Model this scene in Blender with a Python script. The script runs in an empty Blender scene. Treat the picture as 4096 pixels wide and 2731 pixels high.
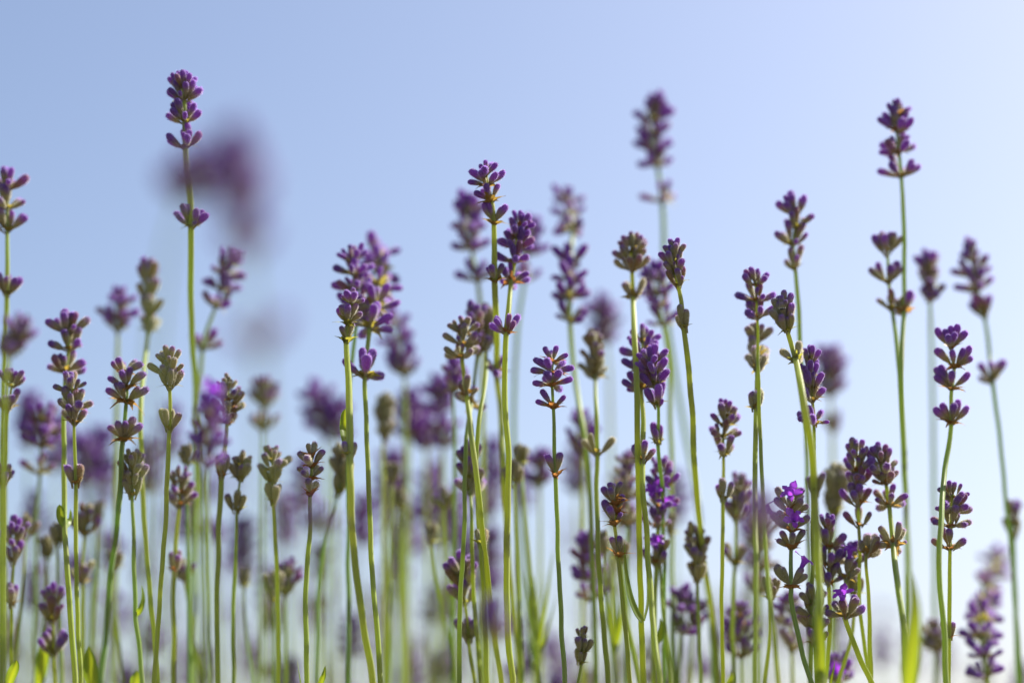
import bpy, math, random
import numpy as np
from mathutils import Vector, Matrix, Quaternion, noise

random.seed(7)
R = math.radians
sc = bpy.context.scene
col = sc.collection

# ------------------------------------------------------------------ camera
FOCAL, DF, PITCH, CAMZ = 70.0, 0.94, R(14.5), 0.40
cd = bpy.data.cameras.new('camera')
cam = bpy.data.objects.new('camera', cd)
col.objects.link(cam)
cam.location = (0, 0, CAMZ)
cam.rotation_euler = (math.pi / 2 + PITCH, 0, 0)
cd.lens, cd.sensor_width = FOCAL, 36
cd.clip_start, cd.clip_end = 0.02, 3000
cd.dof.use_dof = True
cd.dof.focus_distance = DF
cd.dof.aperture_fstop = 2.1
cd.dof.aperture_blades = 9
sc.camera = cam

# ------------------------------------------------------------------ light
SUN_EL, SUN_AZ = R(43), R(58)          # azimuth from the view direction (+Y) towards the right (+X)
w = bpy.data.worlds.new('World')
sc.world = w
w.use_nodes = True
nt = w.node_tree
bg = nt.nodes['Background']
sky = nt.nodes.new('ShaderNodeTexSky')
sky.sky_type = 'NISHITA'
sky.sun_disc = False
sky.sun_elevation = SUN_EL
sky.sun_rotation = SUN_AZ
sky.altitude = 100
sky.air_density = 1.0
sky.dust_density = 2.9
sky.ozone_density = 4.2
tint = nt.nodes.new('ShaderNodeMix')          # white balance of the sky: a touch less cyan
tint.data_type = 'RGBA'
tint.blend_type = 'MULTIPLY'
tint.inputs[0].default_value = 1.0
tint.inputs[7].default_value = (0.98, 0.885, 0.84, 1)
nt.links.new(sky.outputs[0], tint.inputs[6])
nt.links.new(tint.outputs[2], bg.inputs[0])
bg.inputs[1].default_value = 0.087
sl = bpy.data.lights.new('sun', 'SUN')
sl.energy = 5.0
sl.angle = R(0.5)
sl.color = (1.0, 0.93, 0.82)
sun = bpy.data.objects.new('sun', sl)
col.objects.link(sun)
sd = Vector((math.sin(SUN_AZ) * math.cos(SUN_EL), math.cos(SUN_AZ) * math.cos(SUN_EL), math.sin(SUN_EL)))
sun.rotation_euler = sd.to_track_quat('Z', 'Y').to_euler()
sun.location = sd * 5
sc.view_settings.view_transform = 'Standard'
sc.view_settings.look = 'None'
sc.view_settings.exposure = 1.28
sc.view_settings.gamma = 1.0
sc.cycles.use_denoising = True
sc.cycles.max_bounces = 8
sc.cycles.transmission_bounces = 6


# ------------------------------------------------------------------ materials
def mat(name):
    m = bpy.data.materials.new(name)
    m.use_nodes = True
    n = m.node_tree
    for x in list(n.nodes):
        n.nodes.remove(x)
    return m, n, n.nodes.new('ShaderNodeOutputMaterial')


def N(n, typ, **kw):
    x = n.nodes.new(typ)
    for k, v in kw.items():
        setattr(x, k, v)
    return x


def setin(x, **kw):
    for k, v in kw.items():
        x.inputs[k.replace('_', ' ')].default_value = v


def mix(n, fac, a, b):
    x = N(n, 'ShaderNodeMix', data_type='RGBA')
    for s, v in ((0, fac), (6, a), (7, b)):
        if isinstance(v, (float, int)):
            x.inputs[s].default_value = v
        elif isinstance(v, tuple):
            x.inputs[s].default_value = v + (1,)
        else:
            n.links.new(v, x.inputs[s])
    return x.outputs[2]


def math_n(n, op, a, b=0.0, clamp=False):
    x = N(n, 'ShaderNodeMath', operation=op)
    x.use_clamp = clamp
    for i, v in enumerate((a, b)):
        if isinstance(v, (float, int)):
            x.inputs[i].default_value = v
        else:
            n.links.new(v, x.inputs[i])
    return x.outputs[0]


def leafy(n, out, colour, tcol, tr, rough=0.6, bump=None, sheen=0.0, spec=0.3):
    """diffuse/gloss plus light coming through the tissue"""
    p = N(n, 'ShaderNodeBsdfPrincipled')
    setin(p, Roughness=rough)
    p.inputs['Specular IOR Level'].default_value = spec
    p.inputs['Sheen Weight'].default_value = sheen
    p.inputs['Sheen Roughness'].default_value = 0.4
    t = N(n, 'ShaderNodeBsdfTranslucent')
    for c, s in ((colour, p.inputs['Base Color']), (tcol, t.inputs[0])):
        if isinstance(c, tuple):
            s.default_value = c + (1,)
        else:
            n.links.new(c, s)
    if bump is not None:
        n.links.new(bump, p.inputs['Normal'])
    ms = N(n, 'ShaderNodeMixShader')
    ms.inputs[0].default_value = tr
    n.links.new(p.outputs[0], ms.inputs[1])
    n.links.new(t.outputs[0], ms.inputs[2])
    n.links.new(ms.outputs[0], out.inputs[0])


def obj_attr(n, name):
    a = N(n, 'ShaderNodeAttribute', attribute_type='OBJECT', attribute_name=name)
    return a.outputs['Fac']


def geo_attr(n, name):
    a = N(n, 'ShaderNodeAttribute', attribute_type='GEOMETRY', attribute_name=name)
    return a.outputs['Fac']


def noise_tex(n, scale, detail=3, coord='Object'):
    tc = N(n, 'ShaderNodeTexCoord')
    x = N(n, 'ShaderNodeTexNoise')
    setin(x, Scale=scale, Detail=detail)
    n.links.new(tc.outputs[coord], x.inputs['Vector'])
    return x.outputs['Fac']


def bud_material(name, hair=False):
    m, n, out = mat(name)
    along = geo_attr(n, 'along')
    ripe = obj_attr(n, 'ripe')
    ns = noise_tex(n, 900, 3)
    # the violet starts lower down the calyx the riper it is
    start = math_n(n, 'SUBTRACT', 1.02, math_n(n, 'MULTIPLY', ripe, 0.86))
    a = math_n(n, 'ADD', math_n(n, 'SUBTRACT', along, start), math_n(n, 'MULTIPLY', math_n(n, 'SUBTRACT', ns, 0.5), 0.35))
    f = math_n(n, 'MULTIPLY', a, 2.4, clamp=True)
    inf = N(n, 'ShaderNodeObjectInfo')
    rnd = inf.outputs['Random']
    if hair:
        c = mix(n, f, (0.70, 0.68, 0.50), (0.50, 0.27, 0.86))
        leafy(n, out, c, c, 0.5, rough=0.5)
        return m
    green = mix(n, rnd, (0.25, 0.27, 0.10), (0.31, 0.28, 0.15))
    vio = mix(n, rnd, (0.055, 0.022, 0.21), (0.19, 0.070, 0.38))
    c = mix(n, f, green, vio)
    c = mix(n, math_n(n, 'MULTIPLY', ns, 0.30), c, (0.30, 0.25, 0.34))
    c = mix(n, math_n(n, 'MULTIPLY', geo_attr(n, 'edge'), 0.22), c, mix(n, f, (0.46, 0.45, 0.28), (0.42, 0.33, 0.60)))
    c = mix(n, math_n(n, 'MULTIPLY', obj_attr(n, 'wither'), 0.8), c, (0.24, 0.14, 0.07))
    b = N(n, 'ShaderNodeBump')
    setin(b, Strength=0.5, Distance=0.00015)
    n.links.new(noise_tex(n, 6000, 2), b.inputs['Height'])
    tc = mix(n, f, (0.55, 0.50, 0.16), (0.62, 0.13, 0.80))
    leafy(n, out, c, tc, 0.28, rough=0.8, bump=b.outputs[0], sheen=0.7, spec=0.1)
    return m


M = {}
M['bud'] = bud_material('calyx_velvet')
M['hair'] = bud_material('calyx_hair', True)

m, n, out = mat('stem_green')
tone = obj_attr(n, 'tone')
along = geo_attr(n, 'along')     # metres below the tip, /0.1
g = mix(n, tone, (0.36, 0.45, 0.06), (0.17, 0.31, 0.12))
ft = math_n(n, 'SUBTRACT', 1.0, math_n(n, 'MULTIPLY', along, 3.0, clamp=True))
g = mix(n, math_n(n, 'MULTIPLY', ft, 0.35), g, (0.20, 0.17, 0.14))
g = mix(n, math_n(n, 'MULTIPLY', geo_attr(n, 'edge'), 0.6), g, (0.48, 0.52, 0.24))  # paler corner ridges: fine pale hairs and edge highlights put into the colour
g = mix(n, math_n(n, 'MULTIPLY', math_n(n, 'SUBTRACT', noise_tex(n, 38, 3), 0.47, clamp=True), 2.2, clamp=True), g, (0.27, 0.20, 0.14))
ns = noise_tex(n, 260, 4)
g = mix(n, math_n(n, 'MULTIPLY', ns, 0.35), g, (0.10, 0.15, 0.035))
b = N(n, 'ShaderNodeBump')
setin(b, Strength=0.35, Distance=0.0002)
n.links.new(noise_tex(n, 2500, 2), b.inputs['Height'])
leafy(n, out, g, mix(n, tone, (0.74, 0.80, 0.06), (0.42, 0.64, 0.15)), 0.36, rough=0.5, bump=b.outputs[0], sheen=0.25)
M['stem'] = m

m, n, out = mat('stem_hair')
leafy(n, out, (0.62, 0.64, 0.42), (0.62, 0.64, 0.42), 0.5)
M['stemhair'] = m

m, n, out = mat('leaf_green')
ns = noise_tex(n, 300, 4)
g = mix(n, ns, (0.07, 0.13, 0.025), (0.13, 0.20, 0.04))
leafy(n, out, g, mix(n, geo_attr(n, 'edge'), (0.60, 0.68, 0.02), (0.30, 0.45, 0.03)), 0.45, rough=0.45)
M['leaf'] = m

m, n, out = mat('bract_papery_brown')
wv = N(n, 'ShaderNodeTexWave', wave_type='BANDS', bands_direction='X')
tc = N(n, 'ShaderNodeTexCoord')
n.links.new(tc.outputs['Object'], wv.inputs['Vector'])
setin(wv, Scale=900.0, Distortion=2.0)
dry = obj_attr(n, 'dry')
g = mix(n, wv.outputs['Fac'], (0.24, 0.11, 0.035), (0.50, 0.28, 0.11))
g2 = mix(n, wv.outputs['Fac'], (0.15, 0.17, 0.04), (0.24, 0.25, 0.08))
t1 = mix(n, wv.outputs['Fac'], (0.26, 0.09, 0.02), (0.58, 0.27, 0.08))
leafy(n, out, mix(n, dry, g2, g), mix(n, dry, (0.45, 0.45, 0.06), t1), 0.5, rough=0.5)
M['bract'] = m

m, n, out = mat('petal_violet')
g = mix(n, noise_tex(n, 700, 3), (0.17, 0.03, 0.46), (0.36, 0.12, 0.62))
leafy(n, out, g, (0.44, 0.08, 0.80), 0.45, rough=0.45, sheen=0.2)
M['petal'] = m

m, n, out = mat('insect_black')
p = N(n, 'ShaderNodeBsdfPrincipled')
p.inputs['Base Color'].default_value = (0.012, 0.011, 0.012, 1)
setin(p, Roughness=0.35)
n.links.new(p.outputs[0], out.inputs[0])
M['fly'] = m
m, n, out = mat('insect_wing')
p = N(n, 'ShaderNodeBsdfPrincipled')
p.inputs['Base Color'].default_value = (0.75, 0.85, 0.85, 1)
setin(p, Roughness=0.15, Alpha=0.35)
n.links.new(p.outputs[0], out.inputs[0])
M['wing'] = m

m, n, out = mat('garden_soil')
p = N(n, 'ShaderNodeBsdfPrincipled')
g = mix(n, noise_tex(n, 3, 8), (0.06, 0.045, 0.03), (0.17, 0.13, 0.09))
n.links.new(g, p.inputs['Base Color'])
setin(p, Roughness=0.95)
b = N(n, 'ShaderNodeBump')
setin(b, Strength=0.8, Distance=0.03)
n.links.new(noise_tex(n, 12, 6), b.inputs['Height'])
n.links.new(b.outputs[0], p.inputs['Normal'])
n.links.new(p.outputs[0], out.inputs[0])
M['soil'] = m

m, n, out = mat('foliage_grey_green')
g = mix(n, noise_tex(n, 25, 4), (0.06, 0.09, 0.04), (0.12, 0.15, 0.07))
leafy(n, out, g, (0.22, 0.32, 0.06), 0.3, rough=0.6)
M['foliage'] = m


# ------------------------------------------------------------------ mesh helpers
def mesh(name, verts, faces, mats, midx=None, along=None, edge=None, smooth=True):
    me = bpy.data.meshes.new(name)
    me.from_pydata([tuple(v) for v in verts], [], faces)
    for k in mats:
        me.materials.append(M[k])
    if midx:
        me.polygons.foreach_set('material_index', midx)
    for nm, data in (('along', along), ('edge', edge)):
        if data is not None:
            a = me.attributes.new(nm, 'FLOAT', 'POINT')
            a.data.foreach_set('value', data)
    if smooth:
        me.polygons.foreach_set('use_smooth', [True] * len(faces))
    me.update()
    return me


def link(name, data, parent=None, mtx=None, **props):
    o = bpy.data.objects.new(name, data)
    col.objects.link(o)
    if parent is not None:
        o.parent = parent
    if mtx is not None:
        o.matrix_local = mtx
    for k, v in props.items():
        o[k] = v
    return o


BL = 0.0086       # length of a calyx with its closed bud


def bud_geo(rng, sides, rings, fat, bend, teeth, hairs):
    """one velvety ribbed calyx standing on the origin, pointing up +Z"""
    V, F, A, MI, E = [], [], [], [], []
    prof = [(-.26, .10), (0, .13), (.06, .15), (.16, .22), (.32, .32), (.5, .385), (.68, .42), (.82, .41), (.92, .33), (.98, .19), (1.0, .03)]
    if rings < 10:
        prof = [(-.26, .10), (0, .13), (.2, .30), (.5, .44), (.8, .41), (.95, .24), (1.0, .03)]
    ax = lambda t: Vector((bend * t * t, bend * .3 * math.sin(t * 3), t))
    for j, (t, r) in enumerate(prof):
        c = ax(t)
        for i in range(sides):
            a = 2 * math.pi * i / sides
            rib = 1 + (.075 if i % 2 else -.045) * (1 if .1 < t < .93 else .2) * (1.3 if sides > 8 else .4)
            rr = r * .5 * fat * rib * (1 + rng.uniform(-.03, .03))
            zt = t
            if teeth and t > .95:
                zt = t - .03 * (i % 4 == 0)
            V.append(Vector((c.x + rr * math.cos(a), c.y + rr * math.sin(a), zt)) * BL)
            A.append(t)
            E.append(float(i % 2))
    k = len(prof)
    for j in range(k - 1):
        for i in range(sides):
            i2 = (i + 1) % sides
            F.append((j * sides + i, j * sides + i2, (j + 1) * sides + i2, (j + 1) * sides + i))
            MI.append(0)
    F.append(tuple((k - 1) * sides + i for i in range(sides)))
    MI.append(0)
    for h in range(hairs):
        t = rng.uniform(.08, .97)
        r = np.interp(t, [q[0] for q in prof], [q[1] for q in prof]) * .5 * fat
        a = rng.uniform(0, 6.283)
        d = Vector((math.cos(a), math.sin(a), rng.uniform(-.1, .55) + (t > .9) * 1.0)).normalized()
        p = ax(t) + Vector((math.cos(a), math.sin(a), 0)) * r * .97
        ln = rng.uniform(.05, .125)
        s = Vector((-math.sin(a), math.cos(a), rng.uniform(-.7, .7))).normalized() * .0085
        b0 = len(V)
        V += [(p + s) * BL, (p - s) * BL, (p + d * ln + Vector((0, 0, rng.uniform(-.01, .02)))) * BL]
        A += [t, t, t]
        E += [0, 0, 0]
        F.append((b0, b0 + 1, b0 + 2))
        MI.append(1)
    return V, F, A, MI, E


rng = random.Random(3)
BUDS, BUDS_MID, BUDS_LOW = [], [], []
for i in range(9):
    V, F, A, MI, E = bud_geo(rng, 16, 10, rng.uniform(.76, .98), rng.uniform(-.15, .15), i % 2, 340)
    BUDS.append(mesh('calyx', V, F, ['bud', 'hair'], MI, A, E))
for i in range(5):
    V, F, A, MI, E = bud_geo(rng, 10, 10, rng.uniform(.76, .98), rng.uniform(-.15, .15), 0, 160)
    BUDS_MID.append(mesh('calyx_soft', V, F, ['bud', 'hair'], MI, A, E))
for i in range(4):
    BUDS_LOW.append(bud_geo(rng, 7, 6, rng.uniform(.8, .98), rng.uniform(-.1, .1), 0, 0)[:4])


def lathe(prof, sides, name, mats):
    V, F = [], []
    for t, r in prof:
        for i in range(sides):
            a = 2 * math.pi * i / sides
            V.append((r * math.cos(a), r * math.sin(a), t))
    for j in range(len(prof) - 1):
        for i in range(sides):
            i2 = (i + 1) % sides
            F.append((j * sides + i, j * sides + i2, (j + 1) * sides + i2, (j + 1) * sides + i))
    return mesh(name, V, F, mats, along=[.5] * len(V), edge=[.3] * len(V))


mm = .001
HUB = lathe([(-.9 * mm, .3 * mm), (-.6 * mm, .85 * mm), (0, 1.15 * mm), (.5 * mm, 1.1 * mm), (1.1 * mm, .6 * mm), (1.3 * mm, .1 * mm)], 10, 'node', ['stem'])


def bract_geo(rng, point, curl, width):
    """thin ovate bract growing outward (+X) and up, drawn to a point"""
    V, F = [], []
    nu, nv = 8, 4
    for j in range(nu + 1):
        t = j / nu
        wd = width * (math.sin(min(t * 1.6, 1) * math.pi * .5) * (1 - t) ** .7 + .03 * (1 - t)) * (1.35 if t < .5 else 1.2)
        if t > .62:
            wd *= .5
        x = t * .8 + point * max(0, t - .6) * .9
        z = .55 * t * (1 - curl * t)
        for i in range(nv + 1):
            u = (i / nv - .5) * 2
            cup = .22 * u * u * (1 - t)
            V.append(Vector((x - cup * .9, u * wd, z + cup + .02 * rng.uniform(-1, 1))) * 6.0 * mm)
    for j in range(nu):
        for i in range(nv):
            a = j * (nv + 1) + i
            F.append((a, a + 1, a + nv + 2, a + nv + 1))
    return V, F


BRACTS = []
for i in range(6):
    V, F = bract_geo(rng, rng.uniform(.1, .7), rng.uniform(.1, 1.3), rng.uniform(.32, .46))
    BRACTS.append(mesh('bract', V, F, ['bract']))
BRACT_LOW = bract_geo(rng, .2, .5, .36)


def corolla_geo(rng):
    V, F = [], []
    S = 15
    prof = [(0, .75), (1.6, .78), (3.2, 1.0), (4.2, 1.45), (4.9, 2.0)]
    for t, r in prof:
        for i in range(S):
            a = 2 * math.pi * i / S
            V.append(Vector((r * math.cos(a), r * math.sin(a), t + .15 * math.sin(a))) * mm)
    k = len(prof)
    for j in range(k - 1):
        for i in range(S):
            i2 = (i + 1) % S
            F.append((j * S + i, j * S + i2, (j + 1) * S + i2, (j + 1) * S + i))
    for lobe in range(5):          # two lobes above, three below
        ac = 2 * math.pi * lobe / 5 + .3
        big = 1.35 if lobe < 2 else .95
        b0 = len(V)
        for j in range(5):
            t = j / 4
            for i in range(5):
                u = (i / 4 - .5) * 2
                wd = (.62 + .25 * math.sin(t * 2.6)) * (1 - t ** 4 * .65) * big
                rr = 1.95 + t * 1.9 * big - .35 * u * u * t
                a = ac + u * wd * 1.15 / (rr ** .85)
                zz = 4.85 + .75 * t * (1 if lobe < 2 else .3) + .28 * math.sin(u * 3 + lobe) * t + rng.uniform(-.1, .1) - (t ** 2) * (.1 if lobe < 2 else .9)
                V.append(Vector((rr * math.cos(a), rr * math.sin(a), zz)) * mm)
        for j in range(4):
            for i in range(4):
                q = b0 + j * 5 + i
                F.append((q, q + 1, q + 6, q + 5))
    return V, F


FLOWERS = []
for i in range(3):
    V, F = corolla_geo(rng)
    FLOWERS.append(mesh('corolla', V, F, ['petal']))


# ------------------------------------------------------------------ placing
def depth(b):
    return DF / (1 - b / 121.0)


FW = Vector((0, math.cos(PITCH), math.sin(PITCH)))
UP = Vector((0, -math.sin(PITCH), math.cos(PITCH)))
RT = Vector((1, 0, 0))


def at(x, y, b):
    d = depth(b)
    k = 36.0 / FOCAL * d
    return Vector((0, 0, CAMZ)) + FW * d + RT * ((x / 2352 - .5) * k) + UP * ((.5 - y / 1568) * k * 1568 / 2352)


def catmull(P, T, t):
    """Catmull-Rom through the knots P at parameters T"""
    if t <= T[0]:
        return P[0] + (P[1] - P[0]) * ((t - T[0]) / (T[1] - T[0]))
    if t >= T[-1]:
        return P[-1].copy()
    i = max(k for k in range(len(T) - 1) if T[k] <= t)
    u = (t - T[i]) / (T[i + 1] - T[i])
    p1, p2 = P[i], P[i + 1]
    h = T[i + 1] - T[i]
    m1 = (p2 - P[i - 1]) / (T[i + 1] - T[i - 1]) * h if i > 0 else (p2 - p1)
    m2 = (P[i + 2] - p1) / (T[i + 2] - T[i]) * h if i + 2 < len(P) else (p2 - p1)
    return (2 * u**3 - 3 * u**2 + 1) * p1 + (u**3 - 2 * u**2 + u) * m1 + (-2 * u**3 + 3 * u**2) * p2 + (u**3 - u**2) * m2


def frame(pos, z, spin=0):
    q = z.normalized().to_track_quat('Z', 'Y')
    return Matrix.Translation(pos) @ (q @ Quaternion((0, 0, 1), spin)).to_matrix().to_4x4()


def stem_mesh(pts, rad, spin, hairs, rng):
    """square lavender stem with a ridge on each corner and a shallow groove on each side"""
    V, F, A, E, MI = [], [], [], [], []
    S = 12
    dist = 0
    for j, p in enumerate(pts):
        if j:
            dist += (p - pts[j - 1]).length
        t = (pts[min(j + 1, len(pts) - 1)] - pts[max(j - 1, 0)]).normalized()
        x = Vector((1, 0, 0)) - t * t.x
        x.normalize()
        y = t.cross(x)
        r = rad(dist)
        for i in range(S):
            a = 2 * math.pi * i / S + spin + dist * 2.0
            k = (1.14, .93, .93)[i % 3]
            V.append(p + (x * math.cos(a) + y * math.sin(a)) * r * k)
            A.append(dist / .1)
            E.append(1.0 if i % 3 == 0 else 0.0)
    for j in range(len(pts) - 1):
        for i in range(S):
            i2 = (i + 1) % S
            F.append((j * S + i, (j + 1) * S + i, (j + 1) * S + i2, j * S + i2))
            MI.append(0)
    n0 = len(pts)
    for h in range(hairs):
        j = rng.randrange(0, n0 - 1)
        i = rng.choice([0, 3, 6, 9]) if rng.random() < .8 else rng.randrange(S)
        u = rng.random()
        p = V[j * S + i].lerp(V[(j + 1) * S + i], u)
        c = pts[j].lerp(pts[j + 1], u)
        d = (p - c).normalized()
        s = (pts[j + 1] - pts[j]).normalized()
        ln = rng.uniform(.15, .38) * mm
        k = len(V)
        V += [p + s * .04 * mm, p - s * .04 * mm, p + (d + s * rng.uniform(-.5, .5)) * ln]
        A += [0, 0, 0]
        E += [0, 0, 0]
        F.append((k, k + 1, k + 2))
        MI.append(1)
    return mesh('stem', V, F, ['stem', 'stemhair'], MI, A, E)


def leaf_mesh(path, wid, rng, twist=.3):
    """linear blade with a sunk midrib and margins rolled back, following the points"""
    T = [i / (len(path) - 1) for i in range(len(path))]
    V, F, E = [], [], []
    nu = 18
    for j in range(nu + 1):
        t = j / nu
        p = catmull(path, T, t)
        q = catmull(path, T, min(t + .04, 1)) - catmull(path, T, max(t - .04, 0))
        q.normalize()
        side = q.cross(Vector((math.sin(twist + t * .6), -math.cos(twist + t * .6), .2))).normalized()
        nrm = side.cross(q)
        ww = wid * (math.sin(math.pi * min(1, .12 + t * .9)) ** .55) * (1 if t < .97 else .4)
        for i in range(7):
            u = (i / 6 - .5) * 2
            fold = .28 * abs(u) - .35 * max(0, abs(u) - .7)
            V.append(p + side * u * ww * .5 + nrm * fold * ww * .5)
            E.append(abs(u))
    for j in range(nu):
        for i in range(6):
            a = j * 7 + i
            F.append((a, a + 1, a + 8, a + 7))
    return mesh('leaf', V, F, ['leaf'], edge=E)


STALKS = []


def stalk(path, whorls, p=.6, label='', s=1.0, w=1.0, dry=.5, tone=None, leaves=(), group='lavender stalks', name='lavender_stalk', low=None, seed=None, cat='lavender', bracts=1.0):
    idx = len(STALKS)
    rg = random.Random(seed if seed is not None else idx * 17 + 5)
    b = path[0][2]
    P3 = []
    for q in path:
        if len(q) > 2:
            b = q[2]
        P3.append((q[0], q[1], b))
    P = [at(*q) for q in P3]
    T = [float(q[1]) for q in P3]
    # the foot of the stalk: on below the frame into the bush
    d = (P[-1] - P[-2]).normalized()
    d = (d + Vector((0, 0, -1)) * .8).normalized()
    while P[-1].z > .31:
        P.append(P[-1] + d * .06)
        T.append(T[-1] + 300)
        d = (d + Vector((0, 0, -1)) * .5).normalized()
    root = link(name, None, label=label, category=cat, group=group)
    root.empty_display_size = .01
    base = P[-1].copy()
    root.location = base
    bmean = abs(P3[0][2])
    if low is None:
        low = bmean >= 20
    hi = bmean < 6
    if group.startswith('lavender'):      # the rear plants carry larger spikes
        k_ = depth(P3[0][2]) / DF
        if k_ > 1:
            s *= k_ ** 1.0 * (1.06 if bmean >= 5 else 1.0)
            w *= k_ ** .7
    if bmean >= 12 and p > .45:
        p = min(1.1, p + .12)
        dry *= .4
    elif .14 < p < .5:
        p += .12
    # stem
    y0 = whorls[0][0] if whorls else T[0]
    n = 26 if low else 60
    pts = []
    ts = np.concatenate([np.linspace(y0 - 4, max(T[-1] - 300, y0 + 50), n), [T[-1] - 150, T[-1]]])
    if T[-1] - 150 <= ts[n - 1]:
        ts = np.linspace(y0 - 4, T[-1], n)
    for t in ts:
        q = catmull(P, T, float(t)) - base
        if not low:
            q = q + Vector((noise.noise(Vector((t * .012, idx, 0))), 0, 0)) * .0006
        pts.append(q)
    r0 = .00100 * w * (.92 + .16 * rg.random())
    st = stem_mesh(pts, lambda dd: r0 * (.62 + .38 * min(1, dd / .05)) * (1 + .12 * min(1, dd / .25)), rg.uniform(0, 1.5), 0 if low else (1400 if bmean < 6 else 300), rg)
    if tone is None:
        tone = rg.random()
    link('stem', st, root, tone=tone)
    # whorls
    for k, wh in enumerate(whorls):
        y, nb, spread = wh[:3]
        blooms = wh[3] if len(wh) > 3 else 0
        c = catmull(P, T, y) - base
        z = catmull(P, T, y - 12) - catmull(P, T, y + 12)
        if z.length < 1e-6:
            z = Vector((0, 0, 1))
        top = k == 0
        if top:
            fit = (y - T[0]) / 46.0 * (depth(P3[0][2]) / DF)
            sc0 = max(.66, min(1.1, fit)) * s
        else:
            sc0 = s
        spin = rg.uniform(0, 6.28)
        bud_list = []
        placed = []
        tips = wh[4] if len(wh) > 4 else None
        if tips:                      # each bud of this whorl given by where it points
            bb = float(np.interp(y, T[:len(P3)], [q[2] for q in P3]))
            for tx, ty, *fl in tips:
                v = at(tx, ty, bb) - base - c
                full = 1.26 * BL * rg.uniform(.95, 1.05)
                flag = fl[0] if fl else ''
                gap = math.sqrt(max(0, full ** 2 - v.length ** 2))
                v = v + (-FW if flag in ('f', 'o') else FW) * gap * (1 if flag else rg.uniform(-.4, .4))
                placed.append((v, flag))
        for i in range(nb if not tips else 0):
            inner = False
            if nb <= 3:
                phi = (0, math.pi, math.pi / 2)[i] + rg.uniform(-.4, .4)
                spin = rg.uniform(-.5, .5) if k else spin
                tilt = R(spread + rg.uniform(-5, 5))
            else:
                phi = 2 * math.pi * (i + rg.uniform(-.28, .28)) / nb
                inner = i % 5 in (1, 3)
                tilt = R((spread * .42 if inner else spread * 1.12) + rg.uniform(-11, 11))
                # two opposite clusters rather than an even ring
                phi += .33 * math.sin(2 * phi)
            off = (rg.uniform(1.2, 1.9) + 1.0 * math.sin(tilt)) * mm
            bud_list.append((phi, tilt, off, ((1.4 if inner else -.2) + rg.uniform(-.9, .9)) * mm if nb > 3 else 0, sc0 * rg.uniform(.80, 1.10) * (1 if rg.random() > .14 or nb < 6 else .66)))
        if top and not tips:
            for i in range(3):
                bud_list.append((rg.uniform(0, 6.28), R(rg.uniform(4, 20)), .2 * mm, (.8 + i * .9) * mm, sc0 * rg.uniform(.7, .95)))
        H = frame(c, z, spin)
        pr = max(0, min(1.15, p + rg.uniform(-.08, .08) - (.18 * p if (k == len(whorls) - 1 and k and nb < 7) else 0)))
        if low:
            V, F, A, MI = [], [], [], []
            for (phi, tilt, off, dz, sc_) in bud_list:
                v, f, a, mi = rg.choice(BUDS_LOW)
                Mx = Matrix.Rotation(phi, 4, 'Z') @ Matrix.Translation((off, 0, dz)) @ Matrix.Rotation(tilt, 4, 'Y') @ Matrix.Scale(sc_, 4)
                o = len(V)
                V += [Mx @ q for q in v]
                F += [tuple(i + o for i in q) for q in f]
                A += a
                MI += mi
            for i in range(3 if k else 0):
                v, f = BRACT_LOW
                Mx = Matrix.Rotation(i * 2.1, 4, 'Z') @ Matrix.Translation((.5 * mm, 0, -.3 * mm))
                o = len(V)
                V += [Mx @ q for q in v]
                F += [tuple(i2 + o for i2 in q) for q in f]
                A += [0] * len(v)
                MI += [1] * len(f)
            h = link('whorl', mesh('whorl_far', V, F, ['bud', 'bract'], MI, A), root, H, ripe=pr, dry=dry, kind='stuff')
            for i in range(blooms):
                link('flower', rg.choice(FLOWERS), h, Matrix.Rotation(rg.uniform(0, 6.28), 4, 'Z') @ Matrix.Rotation(R(spread * .8), 4, 'Y') @ Matrix.Translation((0, 0, .75 * BL * s)))
            continue
        h = link('whorl', HUB, root, H, tone=tone)
        lib = BUDS if hi else BUDS_MID
        Hi = H.inverted().to_3x3()
        for v, flag in placed:
            vl = Hi @ v
            q = vl.normalized().to_track_quat('Z', 'Y').to_matrix().to_4x4()
            k_ = max(.6, min(1.2, v.length / (1.26 * BL)))
            mb = Matrix.Translation(vl.normalized() * (.26 * BL * k_)) @ q
            link('bud', rg.choice(lib), h, mb @ Matrix.Rotation(rg.uniform(0, 6.28), 4, 'Z') @ Matrix.Scale(k_, 4), ripe=max(0, min(1.2, pr + rg.uniform(-.15, .15))), wither=0.0)
            if flag in ('o', 'O'):
                link('flower', rg.choice(FLOWERS), h, mb @ Matrix.Translation((0, 0, .74 * BL * k_)) @ Matrix.Rotation(rg.uniform(0, 6.28), 4, 'Z') @ Matrix.Scale(1.35, 4))
        for i, (phi, tilt, off, dz, sc_) in enumerate(bud_list):
            bm_ = Matrix.Rotation(phi, 4, 'Z') @ Matrix.Translation((off, 0, dz)) @ Matrix.Rotation(tilt, 4, 'Y')
            link('bud', rg.choice(lib), h, bm_ @ Matrix.Rotation(rg.uniform(0, 6.28), 4, 'Z') @ Matrix.Scale(sc_, 4), ripe=max(0, min(1.2, pr + rg.uniform(-.2, .2))), wither=1.0 if rg.random() < .07 * (1 + dry) else 0.0)
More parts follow.
